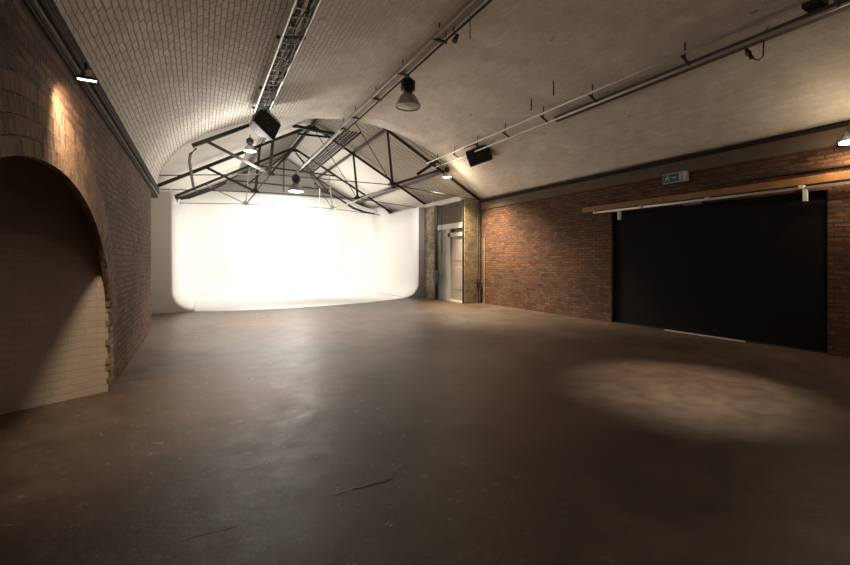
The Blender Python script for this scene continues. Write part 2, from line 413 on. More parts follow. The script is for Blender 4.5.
# vault
prof = [(-.615, 1.06), (-.61, 1.25), (-.585, 1.40), (-.50, 1.58), (-.30, 1.86), (-.07, 2.06), (.3, 2.28), (.85, 2.51), (1.5, 2.65), (2.2, 2.77), (2.8, 2.80),
        (3.3, 2.77), (3.8, 2.66), (4.46, 2.42), (5.0, 2.12), (5.5, 1.77), (5.9, 1.46)]
def vault_pts(n=8):
    out = []
    for i in range(len(prof)-1):
        p0 = Vector(prof[max(i-1, 0)]); p1 = Vector(prof[i]); p2 = Vector(prof[i+1]); p3 = Vector(prof[min(i+2, len(prof)-1)])
        m1 = (p2-p0)/2; m2 = (p3-p1)/2
        dl = (p2-p1).length; m1 = m1.normalized()*dl; m2 = m2.normalized()*dl
        for k in range(n):
            t = k/n
            out.append((2*t**3-3*t*t+1)*p1+(t**3-2*t*t+t)*m1+(-2*t**3+3*t*t)*p2+(t**3-t*t)*m2)
    out.append(Vector(prof[-1])); return out
VP_ = vault_pts()
def vault_h(x):
    for a, b in zip(VP_, VP_[1:]):
        if a.x <= x <= b.x and b.x > a.x: return a.y+(b.y-a.y)*(x-a.x)/(b.x-a.x)
    return 1.3
nD = 24; rows, uvs = [], []
s = 0; prev = None
for p in VP_:
    if prev is not None: s += (p-prev).length*U
    prev = p
    rows.append([P(p.x, D0+(DV-D0)*j/nD, p.y) for j in range(nD+1)])
    uvs.append([((D0+(DV-D0)*j/nD)*U, s) for j in range(nD+1)])
v = grid_mesh('ceiling', rows, M['vault'], uvs, smooth=True)
# give the shell its thickness on the outside
sm = v.modifiers.new('thickness', 'SOLIDIFY'); sm.thickness = .25; sm.offset = -1
struct(v, 'off-white painted brick barrel vault')
# spandrel wall over the vault end, closing against the pitched roof
def roof_h(x):
    return 1.56+.555*(x-XLE) if x <= 2.455 else 1.50+.558*(5.97-x)
# right wall
RB = [(D0, -1), (1.85, -1), (1.85, .765), (4.5, .785), (4.5, -1), (8.1, -1), (8.1, 1.46), (D0, 1.46)]
mb = MB(); mb.prism([P(XR, d, h) for d, h in RB], (T, 0, 0))
wr = mb.build('wall_right', M['brick']); uv_box(wr); struct(wr, 'red brick side wall with a wide black doorway')
# projecting upper courses and the weathered band under the springing
b_ = MB().box(P(XR-.02, D0, 1.22), P(XR+.02, 8.1, 1.30)).build('trim_2', M['concrete']); struct(b_, 'weathered concrete band high on the right wall')
b_ = MB().box(P(XR-.02, D0, 1.30), P(XR+.02, 8.1, 1.395)).build('trim_3', M['band']); struct(b_, 'grey ledge under the springing of the vault, right side')
b_ = MB().box(P(XR-.05, D0, 1.395), P(XR+.02, 8.09, 1.43)).build('trim_4', M['seam']); struct(b_, 'black strip for the dark gap at the springing of the vault, right side')  # black strip carries the shade of the gap under the vault
# black sliding door in the opening
dr = MB().box(P(XR+.05, 1.80, -.985), P(XR+.09, 4.55, .80)).build('door_1', M['door']); struct(dr, 'wide black sliding door in the right brick wall')
MB().box(P(XR+.035, 1.86, -.998), P(XR+.095, 4.49, -.985)).build('threshold', M['steel'], dr)
mb = MB(); mb.box(P(XR-.012, 2.62, -1), P(XR+.03, 3.62, -.99)); mb.build('light_gap_strip', M['threshold'], dr)  # pale strip painted for the light in the gap under the door
# timber beam over the door, with the sliding rail
tb = MB().box(P(XR-.028, .2, .842), P(XR+.02, 5.08, .93)).build('trim_1', M['wood'], bevel=.01); struct(tb, 'aged orange timber lintel over the black door')
tb2 = MB().box(P(XR-.035, D0, .985), P(XR+.02, 3.15, 1.005)).build('trim_5', M['steel']); struct(tb2, 'thin dark batten above the timber lintel')
rail = empty('sliding_door_rail', P(XR-.05, 3.0, .81), 'long steel sliding door rail under the timber lintel on the right wall', 'rail')
MB().bar(P(XR-.05, .3, .80), P(XR-.05, 4.82, .812), .035, .045).build('track', M['galv'], rail)
for d in (4.78, 3.95, 3.02, 2.05):
    MB().box(P(XR-.075, d-.025, .795), P(XR-.015, d+.025, .835)).build('bracket', M['bracket'], rail, bevel=.006)
for d, w in ((4.32, .03), (2.02, .022)):  # pale tags by the door, hung from the rail
    MB().box(P(XR-.06, d-w, .655), P(XR-.03, d+w, .79)).build('pale_tag', M['bracket'], rail, bevel=.008)['label'] = 'pale rectangular block hanging from the rail'
# small flat door closer box hung on the rail
MB().box(P(XR-.07, 3.08, .755), P(XR-.03, 3.32, .790)).build('closer_box', M['conduit'], rail)

# exit sign
es = empty('exit_sign', P(XR, 3.45, 1.09), 'small green emergency exit sign with running figure, high on the right brick wall', 'sign')
MB().box(P(XR-.065, 3.28, 1.10), P(XR+.0, 3.61, 1.235)).build('housing', M['bracket'], es, bevel=.006)
MB().box(P(XR-.070, 3.335, 1.112), P(XR-.064, 3.60, 1.223)).build('sign_face', M['sign_green'], es)
fx = XR-.074
def sq(d0, h0, d1, h1, name='pictogram'):
    mb = MB(); mb.prism([P(fx, d0, h0), P(fx, d1, h0), P(fx, d1, h1), P(fx, d0, h1)], (.006, 0, 0)); return mb
def quad(pts):
    mb = MB(); mb.prism([P(fx, a, b) for a, b in pts], (.006, 0, 0)); mb.build('pictogram', M['sign_white'], es)
# door on the right of the panel, arrow in the middle, figure on the left (d decreases to the right)
quad([(3.375, 1.122), (3.342, 1.122), (3.342, 1.213), (3.375, 1.213)])
quad([(3.47, 1.16), (3.43, 1.16), (3.43, 1.175), (3.47, 1.175)]); quad([(3.43, 1.147), (3.405, 1.1675), (3.43, 1.188)])
quad([(3.555, 1.155), (3.535, 1.15), (3.52, 1.185), (3.54, 1.19)])
quad([(3.545, 1.195), (3.527, 1.195), (3.527, 1.212), (3.545, 1.212)])
quad([(3.545, 1.158), (3.56, 1.125), (3.572, 1.128), (3.556, 1.162)]); quad([(3.54, 1.158), (3.515, 1.14), (3.52, 1.12), (3.509, 1.12), (3.50, 1.145), (3.53, 1.165)])
quad([(3.52, 1.187), (3.50, 1.17), (3.495, 1.178), (3.515, 1.195)]); quad([(3.54, 1.19), (3.575, 1.175), (3.57, 1.168), (3.538, 1.18)])

# wall behind the camera
struct(MB().box(P(-3.2, D0-.2, -1), P(XR+.2, D0, 3.1)).build('wall_back', M['grey']), 'wall behind the viewer')

# ------------------------------------------------------------------ rear bay
# return piers and right side wall
o = MB().box(P(XE, 8.1, -1), P(XR+.2, 8.18, 1.46)).build('wall_pier', M['brick_yellow']); uv_box(o); struct(o, 'yellowish brick pier at the corner of the rear bay')
o = MB().box(P(XE, 9.44, -1), P(XE+.5, 10.15, 1.46)).build('wall_pier', M['brick_yellow']); uv_box(o); struct(o, 'yellowish brick strip beside the white cove')
o = MB().box(P(XE+.05, 8.18, 1.00), P(XE+.5, 9.44, 1.46)).build('wall_pier', M['concrete']); struct(o, 'grey wall above the pale door')
o = MB().box(P(XE+.03, 8.18, .80), P(XE+.5, 9.44, .93)).build('trim_6', M['plaster']); struct(o, 'pale lintel above the rear side door')
o = MB().box(P(XE+.10, 8.18, .70), P(XE+.5, 9.15, .80)).build('window_1', M['steel']); struct(o, 'dark transom slot above the pale door')
o = MB().box(P(XE+.05, 8.18, .93), P(XE+.5, 9.44, 1.0)).build('wall_pier', M['concrete']); struct(o, 'grey band above the lintel')
d2 = MB().box(P(XE+.07, 8.2, -.96), P(XE+.12, 8.82, .60)).build('door_2', M['door_white']); struct(d2, 'pale dirty door in the side wall of the rear bay')
MB().box(P(XE+.03, 8.80, -1), P(XE+.5, 8.99, .80)).build('door_frame', M['frame_white'], d2)
struct(MB().box(P(XE+.06, 8.99, -1), P(XE+.5, 9.44, .80)).build('wall_pier', M['grey']), 'grey strip of wall between the pale door frame and the downpipe')
MB().box(P(XE+.03, 8.18, .60), P(XE+.5, 8.9, .70)).build('door_frame', M['frame_white'], d2)
MB().box(P(XE+.062, 8.30, -.7), P(XE+.08, 8.70, -.15)).build('door_panel', M['door_white'], d2, bevel=.012)
MB().box(P(XE+.062, 8.30, 0), P(XE+.08, 8.70, .5)).build('door_panel', M['door_white'], d2, bevel=.012)
MB().lathe(P(XE+.05, 8.27, -.18), [(0, .02), (.025, .015), (.03, 0), (.02, -.02), (0, -.02)], 12).build('door_handle', M['galv'], d2, smooth=True)
struct(MB().box(P(XE+.02, 8.18, -1), P(XE+.5, 8.82, -.96)).build('trim_7', M['plaster']), 'pale step under the rear side door')
struct(MB().box(P(XE, 8.3, 1.44), P(XR+.2, DG, 1.56)).build('trim_8', M['plaster']), 'pale wall plate carrying the right roof eave')
struct(MB().box(P(XE+.02, 10.15, -1), P(XE+.2, DG, 1.46)).build('wall_right', M['plaster']), 'plastered side wall behind the white cove')
# left side wall of the rear bay
struct(MB().box(P(XLE-.15, DLE, -1), P(XLE, DG, 1.60)).build('wall_left', M['plaster']), 'pale side wall of the rear bay behind the brick wall')
struct(MB().box(P(XLE-.15, DLE-.1, -1), P(XL-.02, DLE, 1.60)).build('wall_left', M['plaster']), 'return of the left wall')
struct(MB().box(P(XLE-.1, DLE-.05, 1.06), P(XL+.01, DV, 1.12)).build('trim_9', M['plaster']), 'soffit where the vault overhangs at the left')
# gable wall
mb = MB(); mb.prism([P(XLE-.1, DG, -1), P(XR+.1, DG, -1), P(XR+.1, DG, 1.5), P(2.455, DG, 3.5), P(XLE-.1, DG, 1.55)], (0, .2, 0))
struct(mb.build('wall_far', M['grey']), 'grey gable wall above the white cove')
# spandrel above vault end
mb = MB(); bm = mb.bm
fr = [p for p in VP_]
rowA = [P(p.x, DV-.02, p.y+.06) for p in fr]; rowB = [P(p.x, DV-.02, max(roof_h(p.x)+.12, p.y+.1)) for p in fr]
a_ = [bm.verts.new(p) for p in rowA]; b2 = [bm.verts.new(p) for p in rowB]
for i in range(len(a_)-1): bm.faces.new((a_[i], a_[i+1], b2[i+1], b2[i]))
sp = mb.build('wall_spandrel', M['plaster']); struct(sp, 'end wall above the rim of the vault')
md = sp.modifiers.new('t', 'SOLIDIFY'); md.thickness = .12; md.offset = 0

# pitched roof: corrugated sheet on the near right, boards elsewhere
def roof_plane(name, xa, xb, da, db, mat, corr, label):
    rows = []; nx = 12
    n = max(2, int((db-da)*U/.225*8)) if corr else 2
    for i in range(nx+1):
        x = xa+(xb-xa)*i/nx; row = []
        for j in range(n+1):
            d = da+(db-da)*j/n
            hh = roof_h(x)+.09+((.034*max(-1, min(1, 1.6*math.sin(2*PI*(d*U)/.225)))) if corr else 0)
            row.append(P(x, d, hh))
        rows.append(row)
    o = grid_mesh(name, rows, mat); md = o.modifiers.new('t', 'SOLIDIFY'); md.thickness = .03; md.offset = -1
    return struct(o, label)
AX = 2.455
roof_plane('ceiling', AX, 6.1, DV-.05, 10.7, M['sheet'], True, 'corrugated sheet roof slope, right side of the rear bay')
roof_plane('ceiling', AX, 6.1, 10.7, DG+.1, M['roof_white'], False, 'smooth white roof slope, right side of the rear bay')
roof_plane('ceiling', -1.1, AX, DV-.05, 11.0, M['roof_white'], False, 'smooth white roof slope, left side of the rear bay')
roof_plane('ceiling', -1.1, 1.0, 11.0, DG+.1, M['roof_white'], False, 'white lower roof slope at the far left of the rear bay')
roof_plane('ceiling', 1.0, AX, 11.0, DG+.1, M['skylight'], False, 'dusty greenish rooflight slope near the ridge at the far left of the rear bay')

# ------------------------------------------------------------------ roof trusses
def W(px, py, D):            # survey a point on the plane at distance D
    a = math.atan((px-425)/415)+TH; x = D*math.tan(a); zc = D*math.cos(TH)+x*math.sin(TH)
    return P(x, D, (261-py)/415*zc)
TRL = {8.2: 'nearest', 10.45: 'middle', 12.8: 'farthest'}
def truss(D, first, mat, sc=1.0, full=True):
    lab = {8.2: 'dark steel roof truss nearest the vault rim, in front of the others',
           10.45: 'dark steel roof truss in the middle, its apex crossed by short beams',
           12.8: 'thin dark steel roof truss farthest back, above the bright cove'}[D]
    r = empty('roof_truss', P(AX, D, 1.6), lab, 'truss', 'steel roof trusses over the rear bay')
    xl = XLE+.03; xr = 5.92; hl = 1.54; hr = 1.475; ha = 3.38
    NL = P(1.14, D, 1.62); NR = P(3.64, D, 1.64); A = P(AX, D, ha)
    w = .095*sc
    FL = P(xl, D, hl) if D > 8.3 else P(-.12, D, 1.54+.555*(.80)); FR = P(xr, D, hr)
    FLt = P(xl, D, hl-.02)
    rl = lambda x: P(x, D, 1.54+.555*(x+.89)); rr = lambda x: P(x, D, 1.475+.56*(5.9-x))
    MB().angle(FL, A, w, .016, up=(0, 1, 0)).build('rafter', mat, r)
    MB().angle(FR, A, w, .016, up=(0, 1, 0)).build('rafter', mat, r)
    if D < 8.3:
        MB().tube([W(196, 148.5, D), W(190.5, 154, D), W(189.5, 161, D), W(191, 172, D), W(193.5, 187, D)], .036, 10).build('bent_tube', M['curve_tube'], r, smooth=True)['label'] = 'pale bent tube under the left end of the rafter'  # pale tube added along a soft curved line below the rafter
    m2 = M['frame_white'] if D > 12 else mat; w = w*.6 if D > 12 else w
    # posts
    MB().angle(NL, rl(1.24), w*.85, .014, up=(0, 1, 0)).build('post', m2, r)
    MB().angle(NR, rr(3.52), w*.85, .014, up=(0, 1, 0)).build('post', m2, r)
    # diagonals to the lower third of each rafter
    MB().angle(NL, rl(.10), w*.85, .014, up=(0, 1, 0)).build('strut', m2, r)
    MB().angle(NR, rr(4.82), w*.85, .014, up=(0, 1, 0)).build('strut', m2, r)
    # tension rods
    for a, b in ((FLt if D > 8.3 else P(-.68, D, 1.42), NL), (NL, NR), (NR, FR), (NL, A), (NR, A)):
        MB().tube([a, b], .014*sc, 6).build('tie_rod', mat, r)
    # gusset plates at the nodes, with bolts
    for n_, sx_ in ((NL, 1), (NR, -1)):
        c = n_
        mb = MB(); mb.prism([c+Vector((-.16, -.008, -.03)), c+Vector((.16, -.008, -.03)), c+Vector((.12, -.008, .05)), c+Vector((.03*-sx_, -.008, .16)), c+Vector((-.12, -.008, .05))], (0, .016, 0))
        for q in (-.09, 0, .09): mb.tube([c+Vector((q, -.02, 0)), c+Vector((q, .02, 0))], .014, 6)
        mb.build('gusset_plate', m2 if not (sx_ < 0 and D < 8.3) else M['gusset'], r)
    mb = MB(); mb.prism([A+Vector((-.2, -.01, -.16)), A+Vector((.2, -.01, -.16)), A+Vector((.05, -.01, .02)), A+Vector((-.05, -.01, .02))], (0, .02, 0))
    mb.build('gusset_plate', mat, r)
    return r
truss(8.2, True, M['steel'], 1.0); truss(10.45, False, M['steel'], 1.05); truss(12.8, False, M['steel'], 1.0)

# beams through the middle truss's apex
def beam(name, a, b, w, d, mat, label, cat, group=None, angle=False):
    mid = (Vector(a)+Vector(b))/2; mb = MB()
    (mb.angle(a, b, w, .016) if angle else mb.bar(a, b, w, d))
    o = mb.build(name, mat, origin=mid); return tag(o, label, cat, group)
beam('cross_beam', P(1.96, 10.3, 3.26), P(3.14, 10.3, 3.19), .09, .11, M['steel_green'], 'short thick greenish black beam across the top of the middle truss', 'beam')
beam('cross_beam', P(2.12, 10.58, 3.16), P(3.90, 10.58, 3.22), .06, .07, M['steel'], 'longer thin dark beam passing just under the short greenish beam', 'beam')
beam('cross_beam', P(1.35, 12.95, 2.78), P(3.75, 12.95, 2.70), .05, .06, M['steel'], 'thin dark collar beam across the farthest truss', 'beam')
# bracing seen behind
beam('brace_bar', P(2.34, 12.95, 3.28), P(1.2, 14.05, 2.3), .05, .05, M['steel'], 'dark diagonal bar falling left from the farthest apex to the gable', 'brace', 'gable braces')
beam('brace_bar', P(2.56, 12.95, 3.28), P(3.9, 14.05, 2.3), .05, .05, M['steel'], 'dark diagonal bar falling right from the farthest apex to the gable', 'brace', 'gable braces')
beam('brace_bar', P(2.45, 14.36, 3.3), P(2.45, 14.36, 2.3), .05, .05, M['conduit'], 'slim upright bar in the middle of the grey gable', 'brace', 'gable braces')
beam('brace_bar', P(.8, 14.44, 2.55), P(4.1, 14.44, 2.5), .05, .05, M['steel'], 'thin dark level bar across the grey gable', 'brace', 'gable braces')

# purlins running along the slopes
pc = {'L1': (.15, 'left slope, lower'), 'R1': (4.82, 'right slope, lower'), 'R2': (3.55, 'right slope, middle'), 'L2': (1.3, 'left slope, middle')}
for x, l, d0, d1, mt in ((1.3, 'grey purlin along the middle of the left roof slope', 8.0, DG, 'conduit'), (4.95, 'pale purlin along the lower part of the right roof slope', 8.0, DG, 'conduit'), (3.55, 'pale purlin along the middle of the right roof slope', 8.0, DG, 'conduit')):
    beam('purlin', P(x, d0, roof_h(x)+.0), P(x, d1, roof_h(x)+.0), .07, .10, M[mt], l, 'purlin', 'purlins under the roof sheets')
beam('ridge_beam', P(AX, 8.0, 3.38), P(AX, DG, 3.38), .08, .14, M['steel'], 'dark ridge beam along the top of the rear roof', 'beam')
# bottom-chord ties between the trusses
beam('tie_bar', P(3.64, 8.2, 1.60), P(3.64, 10.45, 1.60), .05, .06, M['steel'], 'dark bar linking the lower right joints of the nearest and middle trusses', 'bar', 'bars linking truss joints')
beam('tie_bar', P(3.64, 10.45, 1.60), P(3.64, 12.8, 1.60), .035, .04, M['frame_white'], 'pale bar linking the lower right joints of the middle and farthest trusses', 'bar', 'bars linking truss joints')
beam('tie_bar', P(1.14, 10.45, 1.60), P(1.14, 12.8, 1.60), .035, .04, M['conduit'], 'pale bar linking the lower left joints of the middle and farthest trusses', 'bar', 'bars linking truss joints')
# dropped pale bracket of pipe, right
hp = MB().tube([P(3.2, 12.6, 2.2), P(3.2, 12.6, 1.42), P(3.64, 12.6, 1.62)], .022, 8).build('hanging_pipe', M['frame_white'], origin=P(3.2, 12.6, 2.2), smooth=True)
tag(hp, 'thin white pipe hanging under the farthest truss, bent at its foot', 'pipe')
# black cable run sagging in front of the cove
def sag(a, b, drop, n=14): return [Vector(a).lerp(Vector(b), i/n)-Vector((0, 0, drop*math.sin(PI*i/n))) for i in range(n+1)]
mb = MB(); mb.tube([W(314, 183, 12.9), W(322, 191, 12.9), W(331, 194, 12.9), W(341, 200, 12.9), W(353, 208, 12.9), W(364, 212, 12.9), W(375, 214, 12.9)], [.05, .075, .05, .04, .055, .055, .035], 8)
o = mb.build('cable_bundle', M['cable'], origin=W(345, 203, 12.9), smooth=True); tag(o, 'thick black cable bundle sagging in front of the top right of the white cove', 'cable')
mb = MB(); mb.tube([W(175, 198, 9.9), W(188, 197.5, 9.9), W(200, 193, 9.9), W(213, 189, 9.9), W(226, 182, 9.9)], [.02, .05, .06, .045, .05], 8)  # dark tube put in for the shaded gaps below the left roof
o = mb.build('shade_roll', M['charcoal'], origin=W(200, 193, 9.9), smooth=True); tag(o, 'dark grey tube standing for shaded gaps beside the left truss foot', 'shade_tube')

# ------------------------------------------------------------------ cyclorama
cy = empty('cyclorama', P(2.4, 12, -1), 'huge bright white curved studio cove filling the far bay', 'cyclorama')
CL, CR, CB = -.51, 5.28, 14.2
FLT, FRT = 9.4, 10.1          # front of the left and right flanks
rc = .42                      # radius of the floor cove
def flank_outline(x0, sgn, d, top, n=10, wide=.0):
    """wall height to cove, in the plane facing the room"""
    return [P(x0, d, top)]+[P(x0+sgn*(rc-rc*math.cos(PI/2*i/n)), d, -1+rc-rc*math.sin(PI/2*i/n)) for i in range(n+1)]
# shell surface as profile rows from the left front round to the right front
def shell():
    path = []    # plan points of the inner face with inward normals
    rr = .9      # plan corner radius
    path.append(((CL, FLT), (1, 0)))
    for k in range(1, 8): path.append(((CL, FLT+(CB-rr-FLT)*k/8), (1, 0)))
    for k in range(9):
        a = PI/2*k/8; path.append(((CL+rr-rr*math.cos(a), CB-rr+rr*math.sin(a)), (math.cos(a), -math.sin(a))))
    for k in range(1, 8): path.append(((CL+rr+(CR-CL-2*rr)*k/8, CB), (0, -1)))
    for k in range(9):
        a = PI/2*k/8; path.append(((CR-rr+rr*math.sin(a), CB-rr+rr*math.cos(a)), (-math.sin(a), -math.cos(a))))
    for k in range(1, 9): path.append(((CR, CB-rr+(FRT-CB+rr)*k/8), (-1, 0)))
    rows = []; n = len(path)
    for i, ((x, d), (nx, nd)) in enumerate(path):
        t = i/(n-1)
        # top: low at the flank fronts, high along the back wall
        k = max(0, min(1, (d-12.0)/(CB-.9-12.0)))
        top = (1.40+.07*t)+(2.16-1.44)*k*k*(3-2*k)
        top = min(top, roof_h(x)-.09)
        row = [P(x, d, top)]
        for j in range(1, 5): row.append(P(x, d, top+(-1+rc-top)*j/5))
        for j in range(13):
            a = PI/2*j/12; q = rc-rc*math.cos(a)
            row.append(P(x+nx*q, d+nd*q, -1+rc-rc*math.sin(a)+.006))
        rows.append(row)
    return rows, path
rows, path = shell()
o = grid_mesh('cove_wall', rows, M['cyc'], parent=None, smooth=True)
o.data.transform(Matrix.Translation(-cy.location)); o.parent = cy
md = o.modifiers.new('t', 'SOLIDIFY'); md.thickness = .04; md.offset = 1
# painted floor
fl = [P(p[0][0]+p[1][0]*rc, p[0][1]+p[1][1]*rc, -1) for p in path]
edge = [(5.28-rc, 10.1), (4.2, 9.72), (3.5, 9.42), (2.6, 9.18), (1.6, 9.05), (.8, 9.12), (.2, 9.25)]
edge_pts = [P(x, d, -1) for x, d in edge]
mb = MB(); top = fl+edge_pts
mb.prism([q+Vector((0, 0, .001)) for q in top], (0, 0, .007)); mb.build('cove_floor', M['cyc'], cy)
# flank end panels facing the room
def panel(x0, x1, d, top0, sgn, n=14):
    # outline: outer edge up, along top, down the curved inner edge
    pts = [P(x1, d, -1), P(x1, d, top0), P(x0, d, top0)]
    pts += [P(x0+sgn*(rc-rc*math.cos(PI/2*i/n)), d, -1+rc-rc*math.sin(PI/2*i/n)) for i in range(n+1)]
    m_ = MB(); m_.prism(pts, (0, .05, 0)); return m_
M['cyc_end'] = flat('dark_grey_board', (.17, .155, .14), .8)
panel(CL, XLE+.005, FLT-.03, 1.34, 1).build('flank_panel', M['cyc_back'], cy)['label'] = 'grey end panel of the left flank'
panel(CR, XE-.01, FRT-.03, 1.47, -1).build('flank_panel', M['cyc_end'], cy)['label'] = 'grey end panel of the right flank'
# thin top capping
# ------------------------------------------------------------------ posts and bits in the right rear corner
def pipe(name, pts, r, mat, label, cat, group=None, seg=10):
    o = MB().tube(pts, r, seg).build(name, mat, origin=pts[0], smooth=True); return tag(o, label, cat, group)
pp = empty('drain_pipe', P(XE-.04, 9.36, -1), 'thick dark downpipe left of the pale rear door', 'pipe')
MB().tube([P(XE-.05, 9.36, -1), P(XE-.05, 9.36, 1.44)], .065, 12).build('pipe_run', M['steel'], pp, smooth=True)
for h in (-.6, .2, 1.0): MB().lathe(P(XE-.05, 9.36, h), [(.065, -.03), (.085, -.03), (.085, .03), (.065, .03)], 14).build('pipe_collar', M['steel'], pp)
pipe('conduit_pipe', [P(XE-.03, 8.13, -1), P(XE-.03, 8.13, 1.44)], .028, M['steel'], 'slim dark vertical pipe right of the pale rear door', 'pipe')
pipe('conduit_pipe', [P(XE-.01, 9.12, .2), P(XE-.01, 9.12, 1.30), P(XE-.01, 8.3, 1.34)], .014, M['conduit_dark'], 'thin dark conduit looped above the pale rear door', 'pipe')
pipe('conduit_pipe', [P(XR-.10, 8.06, -1), P(XR-.10, 8.06, 1.40)], .03, M['conduit_dark'], 'dark vertical pipe in the corner of the red brick wall', 'pipe')
pipe('conduit_pipe', [P(XR-.02, 7.92, -1), P(XR-.02, 7.92, .55)], .012, M['frame_white'], 'thin pale vertical conduit at the left end of the red brick wall', 'pipe')
def tangle(name, c, w, hgt, n, mat, label, seed):
    rnd = random.Random(seed); mb = MB()
    for k in range(n):
        a0 = rnd.uniform(0, PI); rw = w*rnd.uniform(.3, 1); rh = hgt*rnd.uniform(.35, 1); pts = []
        dx = rnd.uniform(-.02, .02); dz = -rh+hgt*.9
        for i in range(17):
            t = 2*PI*i/16
            pts.append(c+Vector((math.sin(t)*rw*math.cos(a0)+dx, math.sin(t)*rw*math.sin(a0), math.cos(t)*rh+dz)))
        mb.tube(pts, .011, 5, caps=False)
    o = mb.build(name, mat, origin=c, smooth=True)
    return tag(o, label, 'cable')
tangle('cable_coil', P(XE-.14, 9.2, -.42), .16, .30, 9, M['blue'], 'tangled blue cable coil hanging beside the dark downpipe', 3)
tangle('cable_coil', P(XR-.11, 8.035, -.55), .06, .22, 9, M['purple'], 'small dull purple cable coil hanging in the corner of the red brick wall', 5)

# ------------------------------------------------------------------ ceiling services
# centre conduit
cc = empty('ceiling_trunking', P(2.45, 5, 2.6), 'long grey steel trunking along the crown of the vault', 'trunking')
MB().bar(P(2.47, .3, 2.66), P(2.47, 8.0, 2.64), .15, .10).build('trunking_run', M['duct'], cc)
MB().bar(P(2.45, 8.0, 2.60), P(2.45, 12.3, 2.575), .06, .075).build('trunking_run', M['galv'], cc)
MB().tube([P(2.40, .3, 2.60), P(2.40, 8.02, 2.585)], .016, 8).build('conduit', M['galv'], cc)
MB().tube([P(2.55, .3, 2.61), P(2.55, 8.0, 2.59)], .02, 8).build('conduit', M['conduit_dark'], cc)
for d in (1.2, 2.2, 3.2, 4.2, 5.2, 6.2, 7.2, 7.9):
    MB().box(P(2.39, d-.012, 2.575), P(2.57, d+.012, 2.60)).build('hanger_bracket', M['steel'], cc)
    MB().tube([P(2.47, d, 2.6), P(2.47, d, vault_h(2.47)+.02)], .012, 6).build('hanging_rod', M['steel'], cc)
# ladder tray beyond the vault beside it
ct = empty('cable_tray', P(2.66, 10, 2.6), 'dark ladder cable tray running beside the trunking under the rear roof', 'cable tray')
for x in (2.56, 2.88): MB().bar(P(x, 8.05, 2.62), P(x, 12.3, 2.58), .02, .07).build('side_rail', M['conduit_dark'], ct)
for i in range(34):
    d = 8.1+i*.125; MB().bar(P(2.56, d, 2.61), P(2.88, d, 2.61), .03, .02).build('rung', M['conduit_dark'], ct)
for x in (2.66, 2.74, 2.80): MB().tube(sag(P(x, 8.1, 2.63), P(x, 12.3, 2.6), .0), .022, 6).build('cable', M['cable'], ct)
# lighting truss with cable runs, left of the crown
XT0, XT1 = .72, .93; HT = lambda x: vault_h(x)-.10
lt = empty('lighting_ladder', P(.82, 4, 2.3), 'aluminium ladder rail full of black cables, left of the vault crown', 'lighting rail')
MB().tube([P(XT0, .1, 2.24), P(XT0, 7.35, 2.24)], .022, 10).build('chord', M['alu'], lt, smooth=True)
MB().tube([P(XT1, .1, 2.30), P(XT1, 6.75, 2.30)], .022, 10).build('chord', M['alu'], lt, smooth=True)
rnd = random.Random(11)
for i in range(38):
    d = .2+i*.17
    MB().tube([P(XT0, d, 2.24), P(XT1, d+(.085 if i % 2 else 0), 2.30)], .009, 6).build('rung', M['galv'], lt)
for k in range(13):
    pts = []
    x = rnd.uniform(XT0+.02, XT1-.02)
    for i in range(48):
        x += rnd.uniform(-.022, .022); x = max(XT0+.015, min(XT1-.015, x))
        pts.append(P(x, .1+6.6*i/47, 2.275+rnd.uniform(-.012, .03)))
    MB().tube(pts, .015 if k < 6 else .010, 6).build('cable', M['cable'] if k % 3 else M['conduit'], lt)
for d in (1.6, 3.0, 4.4, 5.8, 6.6):
    MB().bar(P(XT0-.04, d, 2.26), P(XT1+.04, d, 2.33), .04, .04).build('clamp', M['steel'], lt)
    MB().tube([P(.83, d, 2.28), P(.83, d, vault_h(.83)+.01)], .012, 6).build('hanger', M['steel'], lt)
# right lighting rails: a pair of aluminium tubes with clamps
rt = empty('lighting_rail', P(4.72, 4, 2.2), 'pair of aluminium lighting tubes along the right side of the vault', 'lighting rail')
MB().tube([P(4.52, .3, 2.215), P(4.52, 8.25, 2.215)], .024, 10).build('tube', M['alu'], rt, smooth=True)
MB().tube([P(4.70, .3, 2.13), P(4.70, 8.25, 2.13)], .024, 10).build('tube', M['alu'], rt, smooth=True)
MB().box(P(4.72, .3, 2.12), P(4.80, 4.6, 2.19)).build('trunking_run', M['conduit'], rt)
for d in (1.4, 2.6, 3.8, 4.7, 5.6, 6.4, 7.2, 7.9):
    MB().bar(P(4.52, d, 2.215), P(4.70, d, 2.13), .03, .03).build('clamp', M['steel'], rt)
    MB().tube([P(4.60, d, 2.175), P(4.60, d, vault_h(4.6)+.01)], .012, 6).build('hanger', M['steel'], rt)
beam('rail_end_beam', W(417, 174.5, 8.35), W(444, 156.5, 8.10), .08, .09, M['steel'], 'short dark beam carrying the end of the right lighting tubes at the first truss', 'beam')
# small fixings in the ceiling between
for d, h0, x in ((4.75, .17, 4.40), (4.2, .20, 4.30)):
    pipe('drop_hanger', [P(x, d, vault_h(x)+.01), P(x, d, vault_h(x)-h0)], .013, M['steel'], 'small dark hanger stub standing off the vault %s' % ('nearer the viewer' if d < 4.5 else 'farther along, above the right lighting tubes'), 'hanger', 'stub hangers above the right lighting tubes')

